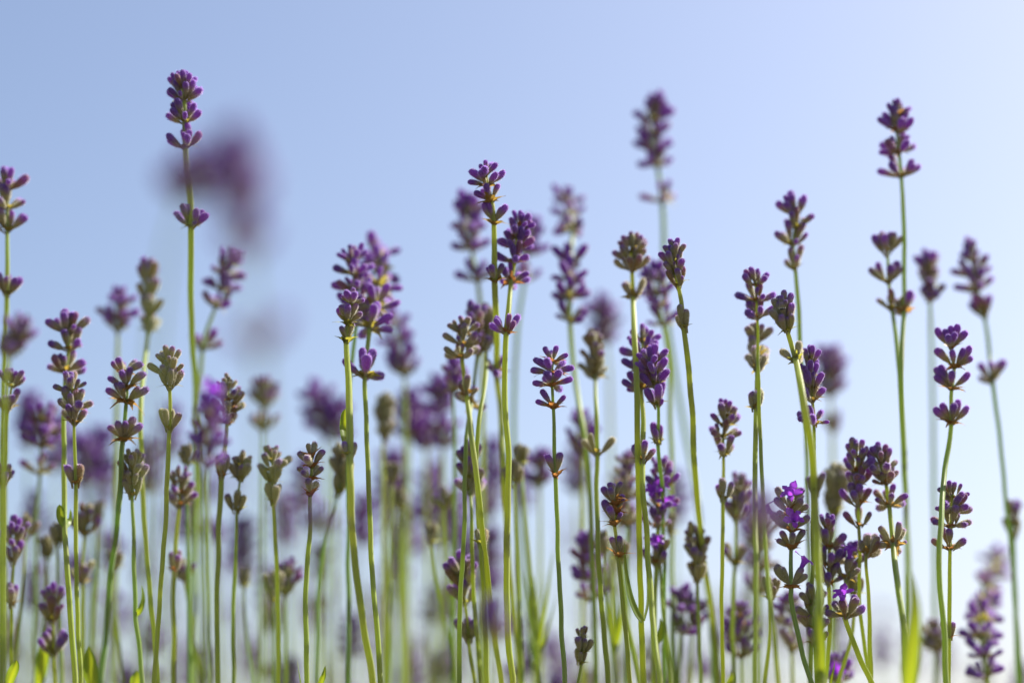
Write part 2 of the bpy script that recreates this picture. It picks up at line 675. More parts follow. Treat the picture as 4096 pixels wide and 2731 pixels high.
        # open flowers look towards the camera side so that they are seen
        if blooms:
            order = sorted(range(len(bud_list)), key=lambda i: bud_list[i][1] * .35 + (H.to_3x3() @ Matrix.Rotation(bud_list[i][0], 3, 'Z') @ Vector((1, 0, 0))).y)
            for i in order[:blooms]:
                phi, tilt, off, dz, sc_ = bud_list[i]
                bm_ = Matrix.Rotation(phi, 4, 'Z') @ Matrix.Translation((off, 0, dz)) @ Matrix.Rotation(tilt, 4, 'Y')
                link('flower', rg.choice(FLOWERS), h, bm_ @ Matrix.Translation((0, 0, .72 * BL * sc_)) @ Matrix.Rotation(R(max(0, 50 - math.degrees(tilt)) * .7), 4, 'Y') @ Matrix.Rotation(rg.uniform(0, 6.28), 4, 'Z') @ Matrix.Scale(1.35, 4))
        nbr = int(round((5 if nb > 3 else nb) * bracts * (.5 if top and len(whorls) > 1 else 1)))
        for i in range(nbr):
            phi = 2 * math.pi * (i + rg.uniform(-.25, .25)) / nbr
            tilt = R(rg.uniform(-30, 14) + (spread - 45) * .7)
            link('bract', rg.choice(BRACTS), h, Matrix.Rotation(phi, 4, 'Z') @ Matrix.Translation((.8 * mm, 0, -.9 * mm)) @ Matrix.Rotation(tilt, 4, 'Y') @ Matrix.Scale(rg.uniform(.75, 1.1) * s * (1.3 if tips else 1), 4), dry=dry)
    for lf in leaves:
        pts3 = [at(*q) - base for q in lf[0]]
        link('leaf', leaf_mesh(pts3, lf[1] * mm, rg, lf[2] if len(lf) > 2 else .4), root)
    STALKS.append(root)
    return root


# ------------------------------------------------------------------ setting
gm = mesh('ground', [(-900, -900, 0), (900, -900, 0), (900, 900, 0), (-900, 900, 0)], [(0, 1, 2, 3)], ['soil'], smooth=False)
link('ground', gm, kind='structure')

rs = np.random.RandomState(5)
V, F = [], []
nl = 15000
for i in range(nl):
    x = rs.uniform(-1.1, 1.1)
    y = rs.uniform(.42, 2.7)
    topz = .335 - .05 * abs(math.sin(x * 5 + y * 3)) * .6 - .08 * max(0, .6 - y)
    z = topz - abs(rs.normal(0, .07))
    if z < .02:
        continue
    a = rs.uniform(0, 6.283)
    el = rs.uniform(.25, 1.35)
    L = rs.uniform(.018, .042)
    d = np.array([math.cos(a) * math.cos(el), math.sin(a) * math.cos(el), math.sin(el)])
    s = np.array([-math.sin(a), math.cos(a), 0]) * .0016
    p = np.array([x, y, z - L * .7])
    m1 = p + d * L * .55
    tip = p + d * L + np.array([d[0], d[1], -.2]) * L * .12
    k = len(V)
    V += [p - s * .5, p + s * .5, m1 + s, m1 - s, tip]
    F += [(k, k + 1, k + 2, k + 3), (k + 3, k + 2, k + 4)]
link('lavender_foliage', mesh('foliage', V, F, ['foliage'], smooth=False), kind='stuff')

# ------------------------------------------------------------------ the stalks
S = stalk
def tp(x0, y0, k, pts):
    return [(x0 + q[0] * k, y0 + q[1] * k) + tuple(q[2:]) for q in pts]


A_ = lambda *q: tp(1194.3, 769.4, .1465, q)
B_ = lambda *q: tp(654.6, 999, .10985, q)
C_ = lambda *q: tp(1366.6, 1079.5, .10985, q)
D_ = lambda *q: tp(1722.6, 1091, .18316, q)
E_ = lambda *q: tp(689, 660, .293, q)
F_ = lambda *q: tp(1045, 344.5, .2015, q)
G_ = lambda *q: tp(0, 660, .293, q)
H_ = lambda *q: tp(1952.3, 660.3, .293, q)
# path points are (x, y, softness) read off the place; whorls are (height, buds, spread, open flowers)
S([(14,378,6),(17,526),(16,670),(10,900,10),(6,1250,16),(4,1568,20)], [(436,8,42),(475,8,48),(526,7,38),(670,6,22)], .7, 'tall violet spike with long gaps, highest one at the left edge', dry=.3)
S([(62,722,-18),(42,765),(22,812),(13,900,-16),(8,1100,-14),(7,1568,-14)], [(755,7,22),(782,8,30),(812,7,25)], .55, 'dark blurred head leaning right on a thick pale stem at the left edge', dry=.1, tone=.3, low=False)
S([(34,846,4),(26,890),(18,940),(12,1020),(9,1110),(5,1568)], [(885,6,36),(938,6,38),(1110,5,25)], .65, 'violet head half hidden behind the thick pale stem at the left edge', dry=.4)
S([(162,706,5),(156,765),(157,800),(152,850),(147,953,4),(147,1100,3),(149,1212,2),(155,1314,1),(164,1446),(173,1568)], [(762,9,42),(800,7,52),(850,8,55)], .45, 'grey violet spike with open whorls and small yellow-green leaf pair low on its stem', dry=.5,
  leaves=[([(148,1208,2),(140,1190,2),(137,1168,2),(136,1158,2)],4.2,.2),([(150,1210,2),(158,1196,3),(161,1180,3),(161,1168,3)],3.4,.8)], tone=.3)
S([(165,855,2),(164,894),(172,938),(170,969),(171,1010),(174,1105),(174,1226),(177,1373),(185,1568)], [(894,9,48),(938,9,55),(969,7,40),(1110,3,12)], .5, 'sharp grey violet head with one closed bud pressed to its stem lower down', dry=.7, tone=.2)
S([(98,928,13),(95,1023),(92,1085),(83,1200),(80,1568)], [(965,9,45),(992,10,55),(1023,10,58),(1085,4,45)], .7, 'broad dark blurred head with a V of two bud arms underneath, left part', dry=.4)
S([(188,1005,28),(198,1060),(204,1120),(205,1568)], [(1040,9,50),(1075,9,50),(1108,8,50)], 1., 'strongly blurred purple head directly behind the stem with one pressed bud', dry=.2)
S([(277,818,2),(284,862),(291,895),(290,925),(283,1011),(280,1060),(277,1111,3),(272,1168),(262,1270,5),(252,1340,6),(243,1460,8),(231,1568,8)], [
  (860,7,42,0,G_((880,580),(940,545,'f'),(915,600,'b'),(1115,580),(1050,570,'b'))),(892,8,48,0,G_((845,700),(970,650,'f'),(1030,620,'f'),(1130,655))),
  (923,9,62,0,G_((830,790),(905,735,'f'),(955,740,'f'),(1095,775),(1170,795))),(1011,8,48,0,G_((860,1070),(940,1045,'f'),(1000,1035,'f'),(1060,1015),(1120,1070)))], .62, 'sharp head with large fat buds over a separate whorl, on a dark blue-green stem', s=1.12, w=1.15, dry=.8, tone=1.)
S([(388,796,1),(386,836),(388,860),(391,886),(389,980),(386,1041),(384,1119),(382,1168),(371,1314),(362,1461),(353,1568)], [(832,8,36),(858,8,38),(886,7,24),(985,4,8)], .22, 'compact green head with violet bud tips and dry orange top on yellow-green stem', dry=.3, tone=0., bracts=.6)
S([(413,164,3),(422,220),(424,277),(426,335),(434,430,4),(439,517,4),(438,686,7),(444,804,9),(450,924,12),(460,1100,18),(470,1568,22)], [(200,9,38),(226,11,52),(277,10,54),(335,9,46),(517,8,42)], .95, 'tallest spike of all, deep violet, high in the upper left', dry=.2, w=1.25, tone=.5)
S([(462,330,-78),(440,405),(400,520),(372,640),(350,900),(340,1568)], [(375,7,40),(415,8,60),(455,6,50)], 1.1, 'left of two hugely blurred purple heads behind the tallest spike', dry=.2, w=.8, s=1.0)
S([(535,300,-95),(545,420),(560,540),(590,760),(610,1050),(625,1568)], [(350,5,45),(395,8,55),(440,9,60),(490,6,50),(580,4,40),(800,3,35)], 1.1, 'right of two hugely blurred purple heads behind the tallest spike', dry=.1, w=.8, s=1.25)
S([(343,588,12),(342,700),(341,760),(324,930,6),(328,1138,4),(346,1373,3),(362,1568,3)], [(650,9,16),(685,9,18),(720,9,16),(758,8,12)], .3, 'long narrow blurred head of upright greenish buds with violet tips', dry=.2, tone=.2)
S([(279,665,16),(273,720),(270,758),(268,1000),(262,1568)], [(700,8,45),(728,8,50),(758,6,32)], .8, 'short blurred purple head left of the long narrow greenish one', dry=.3)
S([(545,566,14),(520,620),(497,703),(480,745),(466,800),(452,1000),(445,1568)], [(605,8,42),(635,8,50),(665,8,55),(703,6,62),(800,5,45)], .8, 'blurred mauve head leaning right, beside the tallest stem', dry=.3)
S([(478,900,-17),(480,990),(474,1090),(475,1250),(480,1568)], [(948,9,50,1),(985,9,52),(1025,9,55),(1068,8,45)], .9, 'blurred magenta head in flower in front of the foot of the tallest stem', dry=.3, tone=.6, low=False)
S([(521,866,4),(525,909),(525,940),(522,971),(512,1060),(508,1105),(503,1226),(498,1373),(500,1568)], [(893,7,45),(917,8,50),(942,8,50),(970,7,58),(1093,4,10)], .3, 'brownish bristling head with short grey buds above a purple tinted stem', dry=.8, tone=.3)
S([(554,1041,5),(552,1097),(546,1140),(544,1173),(541,1285),(536,1402),(536,1568)], [(1068,5,22),(1097,7,36),(1173,4,26)], .2, 'slim olive head ending in a V, over a second V lower down', dry=.1, tone=.5)
S([(622,1025,4),(626,1070),(627,1105),(627,1153),(634,1285),(639,1402),(639,1568)], [(1055,6,42),(1078,6,50),(1106,6,28),(1153,4,12)], .22, 'grey green head with splayed upper buds, alone on pale sky between the left groups', dry=.4, tone=.2)
S([(707,1018,0),(715,1052),(717,1075),(713,1104),(712,1137),(711,1226),(702,1373),(705,1568)], [
  (1052,5,32,0,B_((465,170),(600,195,'b'))),(1071,5,36,0,B_((290,330),(465,430,'f'),(800,300))),
  (1099,6,42,0,B_((270,650),(370,730,'f'),(805,660),(660,700,'b'))),(1137,4,10,0,B_((515,875,'f'),(625,1010,'b')))], .26, 'small crisp head with grey buds and curling orange papery bracts', dry=1., tone=.4, bracts=1.3)
S([(806,664,1),(808,700),(799,745),(796,787),(801,894,0),(805,1038,-2),(804,1119,-3),(815,1285),(830,1402),(856,1568)], [
  (698,7,26,0,E_((415,0),(385,40,'f'),(445,45,'f'),(335,70),(490,100))),(745,8,32,0,E_((285,165),(335,130,'f'),(385,140,'f'),(485,190),(430,120,'b'))),
  (787,5,20,0,E_((328,300),(412,270),(370,300,'b'))),(1045,2,10)], .62, 'crisp head of violet buds on yellow-green cups, thick stem with a bright yellow leaf', dry=.05, w=1.35, tone=.1,
  leaves=[([(805,1036,-1),(797,1015,-1),(791,985,0),(790,955,0),(793,938,0)],5.2,.1)])
S([(807,565,7),(812,625),(818,700),(818,748),(808,836,8),(802,900,8),(800,1568,8)], [(598,8,48),(628,8,55),(665,8,52),(700,8,50),(728,7,45)], .95, 'soft violet head, left one of the merged pair above the crisp head with yellow leaf', dry=.3)
S([(862,545,15),(870,600,13),(868,690,7),(850,752,5),(839,860,3),(841,976,2),(847,1109,1),(853,1285,1),(865,1431,0),(874,1568,0)], [(588,9,48),(620,10,55),(658,10,60),(705,10,62),(752,8,50),(862,7,60)], .85, 'large violet head, right one of the merged pair, ragged drooping whorl far below', s=1.12, dry=.6, tone=.3)
S([(893,700,20),(913,780),(930,858),(925,1568)], [(748,8,50),(788,9,55),(825,9,50),(858,6,40)], 1.05, 'blurred magenta head leaning left behind the merged pair', dry=.3, tone=.5)
S([(722,880,26),(735,960),(748,1010),(750,1568)], [(918,8,50),(950,9,50),(985,8,50)], 1., 'blurred purple head leaning left, in open sky left of the thick bright stem', dry=.1)
S([(776,915,26),(770,1000),(775,1568)], [(950,8,50),(978,8,50),(1004,7,50)], 1., 'blurred purple head touching the thick bright stem from behind', dry=.1)
S([(608,868,20),(606,960),(604,1060),(600,1568)], [(900,8,35),(930,8,35),(985,5,40)], .5, 'small blurred brown head just right of the brownish bristling one', dry=.6)
S([(784,1030,9),(785,1070),(786,1100),(775,1135),(764,1180),(748,1226),(733,1343),(727,1568)], [(1064,8,16),(1098,8,16),(1132,3,10)], .12, 'rounded grey green unopened head on a leaning purplish stem', s=1.15, dry=0., tone=.9, group='lavender stalks', bracts=.5)
S([(728,1160,-38),(727,1212),(722,1300),(718,1568)], [(1192,5,42),(1216,5,42)], .95, 'blurred purple patch of a near head across the stem of the orange-bracted one', dry=.1, w=.6)
S([(940,900,24),(938,1000),(935,1568)], [(935,9,50),(965,10,50),(1000,9,50)], .95, 'blurred purple head right of the green blur, middle left', dry=.3)
S([(884,905,16),(882,1000),(880,1060),(884,1568)], [(945,8,14),(975,8,14),(1005,8,12)], .05, 'blurred yellow-green unopened spike below the magenta head', dry=0., tone=.1, group='lavender stalks')
S([(965,930,26),(978,1010),(985,1568)], [(965,8,50),(995,9,50),(1025,8,45)], .95, 'blurred purple head between the green blur and the magenta one', dry=.3)
S([(1008,865,23),(1015,960),(1018,1050),(1010,1568)], [(905,8,50),(943,9,55),(985,8,50),(1025,7,50)], 1.05, 'blurred magenta head behind the gap left of the tall pair of stems', dry=.5)
S([(1044,824,12),(1040,900),(1045,1000),(1038,1568)], [(862,8,50),(896,8,52)], .8, 'half blurred violet head low beside the spidery brown one', dry=.6)
S([(1059,728,4),(1064,765),(1061,818),(1070,894),(1084,1010,2),(1098,1120,1),(1110,1240,1),(1128,1387,2),(1140,1490,3),(1152,1568,3)], [(763,8,45),(788,8,48),(818,8,62),(905,7,42)], .35, 'spidery brown-grey head on a stem sweeping down to the right', dry=.7, tone=.1, w=1.15)
S([(1086,700,8),(1095,760),(1096,806),(1090,870),(1082,930,6),(1070,1020,3),(1067,1200,1),(1057,1373,1),(1055,1568,1)], [(745,7,30),(780,7,45),(806,6,40),(927,4,40)], .6, 'second soft head right against the spidery brown one', dry=.5, tone=.5)
S([(1118,700,9),(1120,760),(1118,800),(1116,860,6),(1102,960,3),(1094,1040,2),(1095,1120,2),(1101,1210,2),(1106,1270,1),(1113,1402,2),(1120,1568,2)], [(748,7,14),(792,8,15),(1250,2,6)], .12, 'slim green unopened spike with a single pale bud far down its stem', dry=0., tone=.2)
S([(1074,1024,5),(1078,1080),(1081,1127),(1084,1200,3),(1084,1285,3),(1089,1373,4),(1103,1568,6)], [(1065,4,14),(1095,5,20),(1127,5,20)], .62, 'green head with four dark blue bud tips held upright', dry=0., tone=.3, s=1.15, bracts=.7)
S([(1058,1274,5),(1063,1320),(1068,1379),(1073,1420),(1077,1470),(1082,1520),(1090,1568)], [(1318,6,40),(1345,5,34),(1379,5,30),(1466,3,12)], .5, 'short pale head with one dark blue bud pointing left, on a yellowish stem', dry=0., tone=.1, s=1.1, bracts=.5)
S([(1129,1370,-36),(1134,1450),(1132,1568)], [(1405,4,15),(1436,5,20),(1465,4,24)], .9, 'faint purple blur of a near head beside the short pale one', dry=.1, w=.6)
S([(1116,366,2),(1116,410),(1129,463),(1135,514),(1136,647,3),(1141,762,5),(1141,850,8),(1149,924,10),(1158,1109,8),(1170,1300,10),(1195,1568,12)], [
  (405,8,42,0,F_((350,110),(340,225,'f'),(295,180),(485,155),(410,130,'b'))),(426,8,58,0,F_((180,210),(270,255,'f'),(150,345),(585,255),(480,290,'f'))),
  (463,8,52,0,F_((215,480),(350,400,'f'),(500,380),(300,440,'b'))),(514,7,34,0,F_((320,590),(390,590,'f'),(530,640),(595,620))),
  (647,5,20,0,F_((545,1290),(420,1310,'f'),(370,1330))),(850,5,26)], .82, 'tall crisp violet head in the centre, top of the middle group', dry=.6, w=1.3, tone=.1)
S([(1073,446,16),(1076,500),(1083,572),(1097,643),(1103,710),(1108,850),(1110,1568)], [(488,8,48),(530,9,60),(572,9,56),(643,7,50)], .85, 'blurred mauve head left of the tall central one', dry=.5)
S([(1204,488,4),(1192,526),(1186,558),(1183,597),(1174,647),(1168,707,2),(1163,765,1),(1159,894,1),(1166,1011,0),(1168,1119),(1163,1285),(1169,1490),(1178,1568)], [(520,9,45),(543,10,55),(568,10,60),(598,10,62),(647,8,46),(763,7,38)], 1.1, 'dense deep purple head with orange bracts, right of the tall central one', dry=1., tone=.1, w=1.2)
S([(1216,500,19),(1205,640),(1187,770),(1181,1041),(1200,1300),(1230,1568)], [(540,8,50),(580,8,50),(640,6,50)], .9, 'blurred head hidden behind the dense deep purple one', dry=.5, tone=.8)
S([(1270,795,0),(1270,834),(1267,857),(1268,885),(1271,936),(1273,999),(1276,1095,0),(1279,1180),(1281,1255),(1287,1373),(1297,1568)], [
  (832,6,38,0,A_((375,180),(570,160),(750,285),(480,240,'b'),(650,450,'b'))),
  (857,8,66,0,A_((240,340,'b'),(290,355),(410,370,'f'),(165,530),(735,430,'b'),(850,490))),
  (885,8,70,0,A_((400,555,'f'),(610,525,'f'),(835,675),(195,740),(385,700,'b'),(650,860,'b'))),
  (936,5,55,0,A_((330,850),(250,1010),(705,935))),(1095,3,14,0,[(1256,1042),(1288,1038)])], .95, 'sharpest star-shaped violet head standing alone at the centre', dry=1., tone=.7, seed=12)
S([(1300,428,20),(1309,490,18),(1316,535,15),(1310,600,13),(1306,682,12),(1309,735,12),(1318,850,13),(1335,960,10),(1346,1020,9),(1356,1150,9),(1370,1568,9)], [(465,8,48),(495,8,52),(526,6,40),(605,6,45),(642,8,52),(682,8,60),(735,6,52)], 1.05, 'long blurred three-part head right of centre, above the star-shaped one', dry=.6, tone=.5)
S([(1383,685,28),(1390,770),(1400,850),(1410,1568)], [(722,8,50),(752,9,50),(786,8,45)], .8, 'strongly blurred dark purple ball of a head right of the long three-part one', dry=.5)
S([(1362,762,9),(1366,815),(1367,864),(1369,953,6),(1372,1040,5),(1371,1110,4),(1373,1241,2),(1379,1343),(1388,1461),(1397,1568)], [(800,9,25),(832,9,28),(864,9,32),(1040,3,36)], .15, 'olive feathery head with hardly any violet, below the dark blurred ball', dry=.4, tone=.3, w=1.15)
S([(1508,216,18),(1500,300),(1509,379),(1522,458),(1524,560),(1530,700),(1550,850,20),(1575,1000,22),(1600,1130,20),(1614,1285,16),(1631,1400,14),(1640,1568,14)], [(248,8,45),(275,7,50),(312,7,50),(345,8,55),(379,8,60),(458,6,65)], .9, 'tall blurred zigzag head high right of centre with one whorl set apart', dry=.6, tone=.8, low=False)
S([(1451,538,6),(1451,616),(1454,684),(1457,762,3),(1463,894,1),(1464,1011),(1467,1119),(1469,1255),(1472,1402),(1478,1568)], [(577,8,46),(597,8,48),(618,8,42),(684,4,30)], .3, 'fan-shaped brown-green head whose stem carries a long curved backlit leaf near the bottom', dry=.4, tone=.05, w=1.35,
  leaves=[([(1476,1427,0),(1461,1405,0),(1446,1365,0),(1436,1305,0),(1434,1238,0)],4.4,.5),([(1479,1425,1),(1488,1380,2),(1487,1320,3),(1484,1290,4)],1.6,.2)])
S([(1480,748,5),(1474,830,4),(1473,891,3),(1477,982,2),(1476,1055,1),(1477,1119,0),(1485,1226,0),(1494,1343,-1),(1502,1461,-3),(1516,1568,-5)], [(785,8,50),(815,8,56),(850,8,60),(891,6,56),(1058,3,20)], .9, 'purple head with sideways buds, partly behind the darker crisp one', dry=.6, tone=.2, w=1.1)
S([(1499,790,2),(1495,840),(1503,874),(1511,927),(1512,1017,3),(1516,1070),(1520,1119,5),(1525,1250,6),(1526,1400,7),(1526,1568,8)], [(832,8,34),(858,9,38),(882,7,38),(927,6,24),(1017,4,16)], 1.1, 'crisp indigo head in front of the sideways-budded purple one', dry=.1, tone=.9)
S([(1502,600,13),(1511,680),(1522,740),(1538,850),(1545,1568)], [(640,8,50),(672,9,60),(703,5,50),(742,7,60)], .85, 'blurred purple head behind the pale crisp head with the bent neck', dry=.5, tone=.5)
S([(1550,554,1),(1548,603),(1558,653),(1565,700),(1570,750),(1578,806),(1589,938,2),(1599,1119,4),(1614,1260,7),(1640,1450,10),(1650,1568,10)], [(588,6,20),(608,7,22),(628,7,24),(653,7,24),(750,4,10)], .45, 'pale crisp head with bent neck and one pair of upright buds below', dry=.1, tone=.1, w=1.25, bracts=.6)
S([(1512,1050,6),(1520,1111),(1510,1160),(1511,1206),(1508,1291),(1504,1400),(1500,1568)], [(1083,7,42),(1112,8,52),(1160,8,50,2),(1206,7,52,1),(1291,6,35,1)], .8, 'dark violet head with a few open bright flowers behind the twin green stems', dry=.9, tone=.3)
S([(1404,1104,0),(1411,1145),(1414,1177),(1411,1206),(1416,1240),(1420,1277),(1423,1300),(1429,1373),(1438,1461),(1448,1568)], [
  (1146,5,18,0,C_((290,230),(530,235),(400,300,'b'))),(1160,4,25,0,C_((290,345,'f'),(145,345))),(1178,5,30,0,C_((625,530),(540,560,'b'))),
  (1205,4,20,0,C_((160,600),(290,730,'f'),(555,870))),(1277,3,15,0,[(1403,1232),(1424,1229)])], .68, 'small crisp head with fat lilac buds in brown bracts, left of twin green stems', dry=.9, tone=.1, s=1.0, bracts=1.3, seed=4)
S([(1338,1438,2),(1338,1470),(1337,1496),(1334,1521),(1327,1561),(1322,1590)], [(1466,5,12),(1496,6,20),(1521,3,8)], .18, 'small unopened green head with pointed bracts, at the bottom of the picture', s=.8, dry=0., tone=.4, bracts=1.8, w=.8)
S([(1816,446,7),(1829,510),(1822,559),(1826,614),(1830,656),(1837,765),(1842,860),(1852,1000,9),(1862,1568,10)], [(488,7,34),(520,7,40),(559,7,50),(614,5,34)], .75, 'violet head on a leaning stem, above the green one with the dark fly', dry=.2, tone=.6)
S([(2065,234,8),(2061,299),(2064,348),(2070,401),(2076,524),(2077,700),(2071,821,5),(2070,895,4),(2074,983,6),(2078,1100,9),(2085,1250,14),(2092,1568,18)], [(265,7,35),(299,9,50),(348,8,60),(401,8,58),(716,4,40)], .92, 'tall violet head with orange base, highest on the right', dry=.8, tone=.7, w=1.2)
S([(2039,533,8),(2039,576),(2041,647),(2050,712),(2062,807,7),(2068,895,6),(2076,1000,8),(2082,1200,12),(2090,1568,16)], [(576,5,30),(647,5,30),(710,4,40)], .6, 'sparse head of two open three-bud whorls left of the tallest right stem', dry=.3, tone=.6)
S([(2131,580,14),(2134,640),(2135,690),(2140,800,20),(2145,1100),(2150,1568)], [(622,8,20),(655,8,18),(684,8,15)], .5, 'narrow blurred dark head on a pale ghostly stem, right of the tallest right stem', dry=.2, tone=.9, low=False)
S([(2226,556,14),(2238,630),(2247,678),(2259,722),(2268,766),(2273,807),(2278,874,12),(2286,924),(2301,1041,12),(2310,1150),(2322,1255),(2333,1402),(2345,1568)], [(598,8,45),(635,8,50),(668,8,50),(722,4,26),(874,6,30)], .7, 'blurred head leaning left near the right edge with a small dark cup under it', dry=.5, tone=.9, low=False)
S([(1733,617,3),(1736,665),(1740,726),(1741,800),(1741,870,2),(1746,983,1),(1751,1119,-2),(1758,1250,-5),(1764,1330,-6),(1775,1431,-8),(1788,1568,-8)], [(652,8,45),(688,8,52),(726,7,52)], .8, 'brown violet head with widely spaced pointed buds, upper one of a stacked pair', dry=.8, tone=.2)
S([(1733,742,5),(1738,800),(1739,846,3),(1737,935,2),(1734,1119,-1),(1736,1300,-5),(1735,1568,-8)], [(785,6,35),(818,6,26),(846,6,20),(938,3,8)], .3, 'grey green head tucked beneath the brown violet one, lower of a stacked pair', dry=.4, tone=.2)
S([(1799,670,0),(1800,712),(1804,740),(1808,759),(1817,788),(1828,828,-1),(1838,880,-4),(1850,953,-6),(1865,1041,-6),(1872,1168,-6),(1880,1314,-8),(1883,1431,-10),(1889,1568,-12)], [(718,6,22),(740,7,26),(759,7,24),(828,4,22),(1130,3,12)], .5, 'pale green head with a dark fly on it, thick bright stem below', dry=0., tone=.05, w=1.75, bracts=1.2,
  leaves=[([(1885,1590,-12),(1882,1500,-12),(1877,1420,-12),(1884,1330,-11)],7.5,.2)])
S([(1862,793,1),(1862,865),(1866,918),(1870,968),(1869,1050,2),(1868,1119),(1868,1200),(1862,1568)], [(830,6,20),(865,7,30),(890,6,28),(918,6,35),(968,8,56)], .95, 'violet head tight behind the thick bright stem, above an open grey whorl', dry=.5, tone=.4)
S([(1903,798,25),(1908,920),(1912,985),(1915,1568)], [(838,9,50),(870,9,50),(905,9,40),(990,4,35)], .7, 'strongly blurred brown-purple head right of the thick bright stem', dry=.7)
S([(1671,923,4),(1664,975),(1661,1000),(1663,1041),(1661,1119),(1659,1285,2),(1658,1402),(1661,1568)], [(953,7,36),(975,7,46),(1000,7,60),(1041,4,42),(1144,3,14)], .6, 'small neat head alone on blue sky, buds in tiers, on a straight yellow-green stem', dry=.3, tone=.05)
S([(1706,1088,9),(1698,1150),(1692,1190),(1689,1291),(1683,1373),(1686,1568)], [(1125,7,36),(1155,7,36),(1188,5,26),(1291,4,36)], .45, 'soft grey mauve head over a green cup, right of the straight yellow-green stem', dry=.3, tone=.4)
S([(1812,1116,1),(1814,1170),(1818,1219),(1817,1261),(1817,1349,0),(1816,1370,0),(1827,1431,0),(1844,1504),(1865,1568)], [
  (1168,8,34,0,D_((325,150),(470,250,'o'),(560,130),(640,140,'b'),(690,250,'b'))),(1182,7,48,0,D_((300,290),(640,285,'f'),(740,380))),
  (1219,9,52,0,D_((345,450),(250,460,'O'),(515,560,'o'),(300,570),(745,505))),(1261,8,38,0,D_((395,690),(345,790),(515,705,'f'),(680,680),(655,820,'b'))),
  (1349,6,30,0,D_((390,1140),(270,1090,'b'),(650,1145,'O'),(715,1235)))], .32, 'crisp grey-budded head with brilliant violet open flowers, right of centre at the bottom', dry=.9, tone=.8, s=1.1, w=1.1, seed=31)
S([(1893,1178,3),(1904,1250),(1903,1337),(1906,1414),(1900,1519),(1892,1568)], [(1213,7,36),(1255,7,45),(1295,8,42),(1337,7,42)], .8, 'dark violet crowded head immediately right of the thickest bright stem', dry=.9, tone=.1)
S([(1962,1240,4),(1948,1310,3),(1938,1370,2),(1940,1413,1),(1948,1440),(1975,1510),(2003,1568)], [(1285,6,46),(1328,5,46,1),(1413,8,50,1)], .45, 'head with splayed whorl and violet flower on a stem slanting to the lower right', dry=.5, tone=.1, w=1.15)
S([(1864,1340,2),(1870,1430),(1872,1490),(1876,1568)], [(1382,7,46),(1412,8,52),(1442,7,42),(1475,5,32)], .3, 'low olive grey head peeping out both sides of the thickest bright stem', dry=.3)
S([(1970,1010,3),(1968,1078),(1971,1154),(1975,1250),(1974,1382),(1988,1500),(2000,1568)], [(1048,8,36),(1080,8,38),(1112,7,36),(1154,7,38),(1205,3,32)], .7, 'dark dense head, left one of a touching pair on the right', dry=.9, tone=.2)
S([(2024,1018,3),(2024,1063),(2034,1109),(2042,1157),(2052,1250,1),(2057,1306,-2),(2072,1407,-5),(2083,1568,-7)], [(1060,7,38),(1085,8,56),(1109,9,56),(1157,8,58),(1250,8,50)], .45, 'grey mauve head, right one of a touching pair, with a pinkish whorl below', dry=.7, tone=.4, w=1.15)
S([(2010,1222,3),(1991,1272,2),(1989,1295),(1996,1373),(1999,1568)], [(1270,6,32)], .35, 'single small whorl bending right on a thin stem below the touching pair', dry=.6, tone=.1)
S([(2194,743,3),(2184,798),(2192,848),(2185,895),(2186,972),(2181,1012),(2170,1080,2),(2163,1168,-1),(2157,1260,-3),(2158,1340),(2166,1417),(2171,1519),(2173,1568)], [
  (800,8,40,0,H_((670,320),(740,320),(790,295),(850,285),(920,340),(740,380,'f'),(800,365,'f'))),(843,8,58,0,H_((615,430),(900,480,'f'),(965,455),(965,545),(780,490,'f'))),
  (893,7,46,0,H_((645,540),(700,600,'f'),(660,690),(940,670),(770,650,'f'))),(972,8,46,0,H_((645,955),(710,905),(800,900,'f'),(870,880,'f'),(940,940)))], .8, 'large violet head with broad open tiers on a leaning stem, right side', dry=.8, tone=.6, w=1.1)
S([(2193,1106,1),(2186,1165),(2184,1206),(2182,1257),(2181,1373),(2180,1480),(2179,1568)], [(1140,8,50),(1172,9,60),(1206,8,60),(1257,6,50),(1462,2,8)], .48, 'grey green head with violet tips and red-brown bracts, crossed by a leaning green stem', dry=1., tone=.15)
S([(2300,1245,28),(2276,1330,21),(2259,1400,15),(2256,1460,12),(2264,1530,11),(2274,1600,11)], [(1285,9,48),(1318,9,52),(1350,10,48),(1388,10,52),(1425,10,56),(1465,10,64),(1505,9,60),(1548,8,60)], 1.1, 'long curving lilac head blurred at the bottom right corner', dry=.4, s=.82, low=False)
S([(2327,1150,14),(2330,1300),(2338,1568)], [(1196,3,12),(1230,3,10)], .4, 'dark blurred stem with a few tight buds at the right edge', dry=.4, tone=1.)
S([(38,1188,6),(34,1250),(31,1288),(27,1387),(24,1568)], [(1224,7,36),(1252,6,42),(1288,4,16),(1387,4,20)], .7, 'small soft violet head low at the left, with a bud pair beneath', dry=.5, tone=.1)
S([(122,1344,7),(122,1420),(123,1497),(126,1568)], [(1384,5,24),(1424,6,30),(1497,7,26)], .7, 'low head with four dark violet tips and pale cup, bottom left', dry=.1, tone=.1, s=1.1)
S([(201,1163,10),(194,1222),(190,1338),(188,1568)], [(1195,7,32),(1222,7,36),(1335,5,30)], .3, 'soft sandy brown head over a pale cup, right of the stem with pressed bud', dry=.5, tone=.1)
S([(308,1036,3),(306,1108),(304,1153),(309,1285),(310,1405),(319,1475),(328,1568)], [(1068,7,32),(1090,7,36),(1112,6,26),(1137,3,6)], .25, 'small grey green head with a single leaf hooked on its dark stem', dry=.5, tone=.8,
  leaves=[([(311,1412,3),(322,1398,3),(328,1372,3),(325,1342,3)],3.4,.6)])
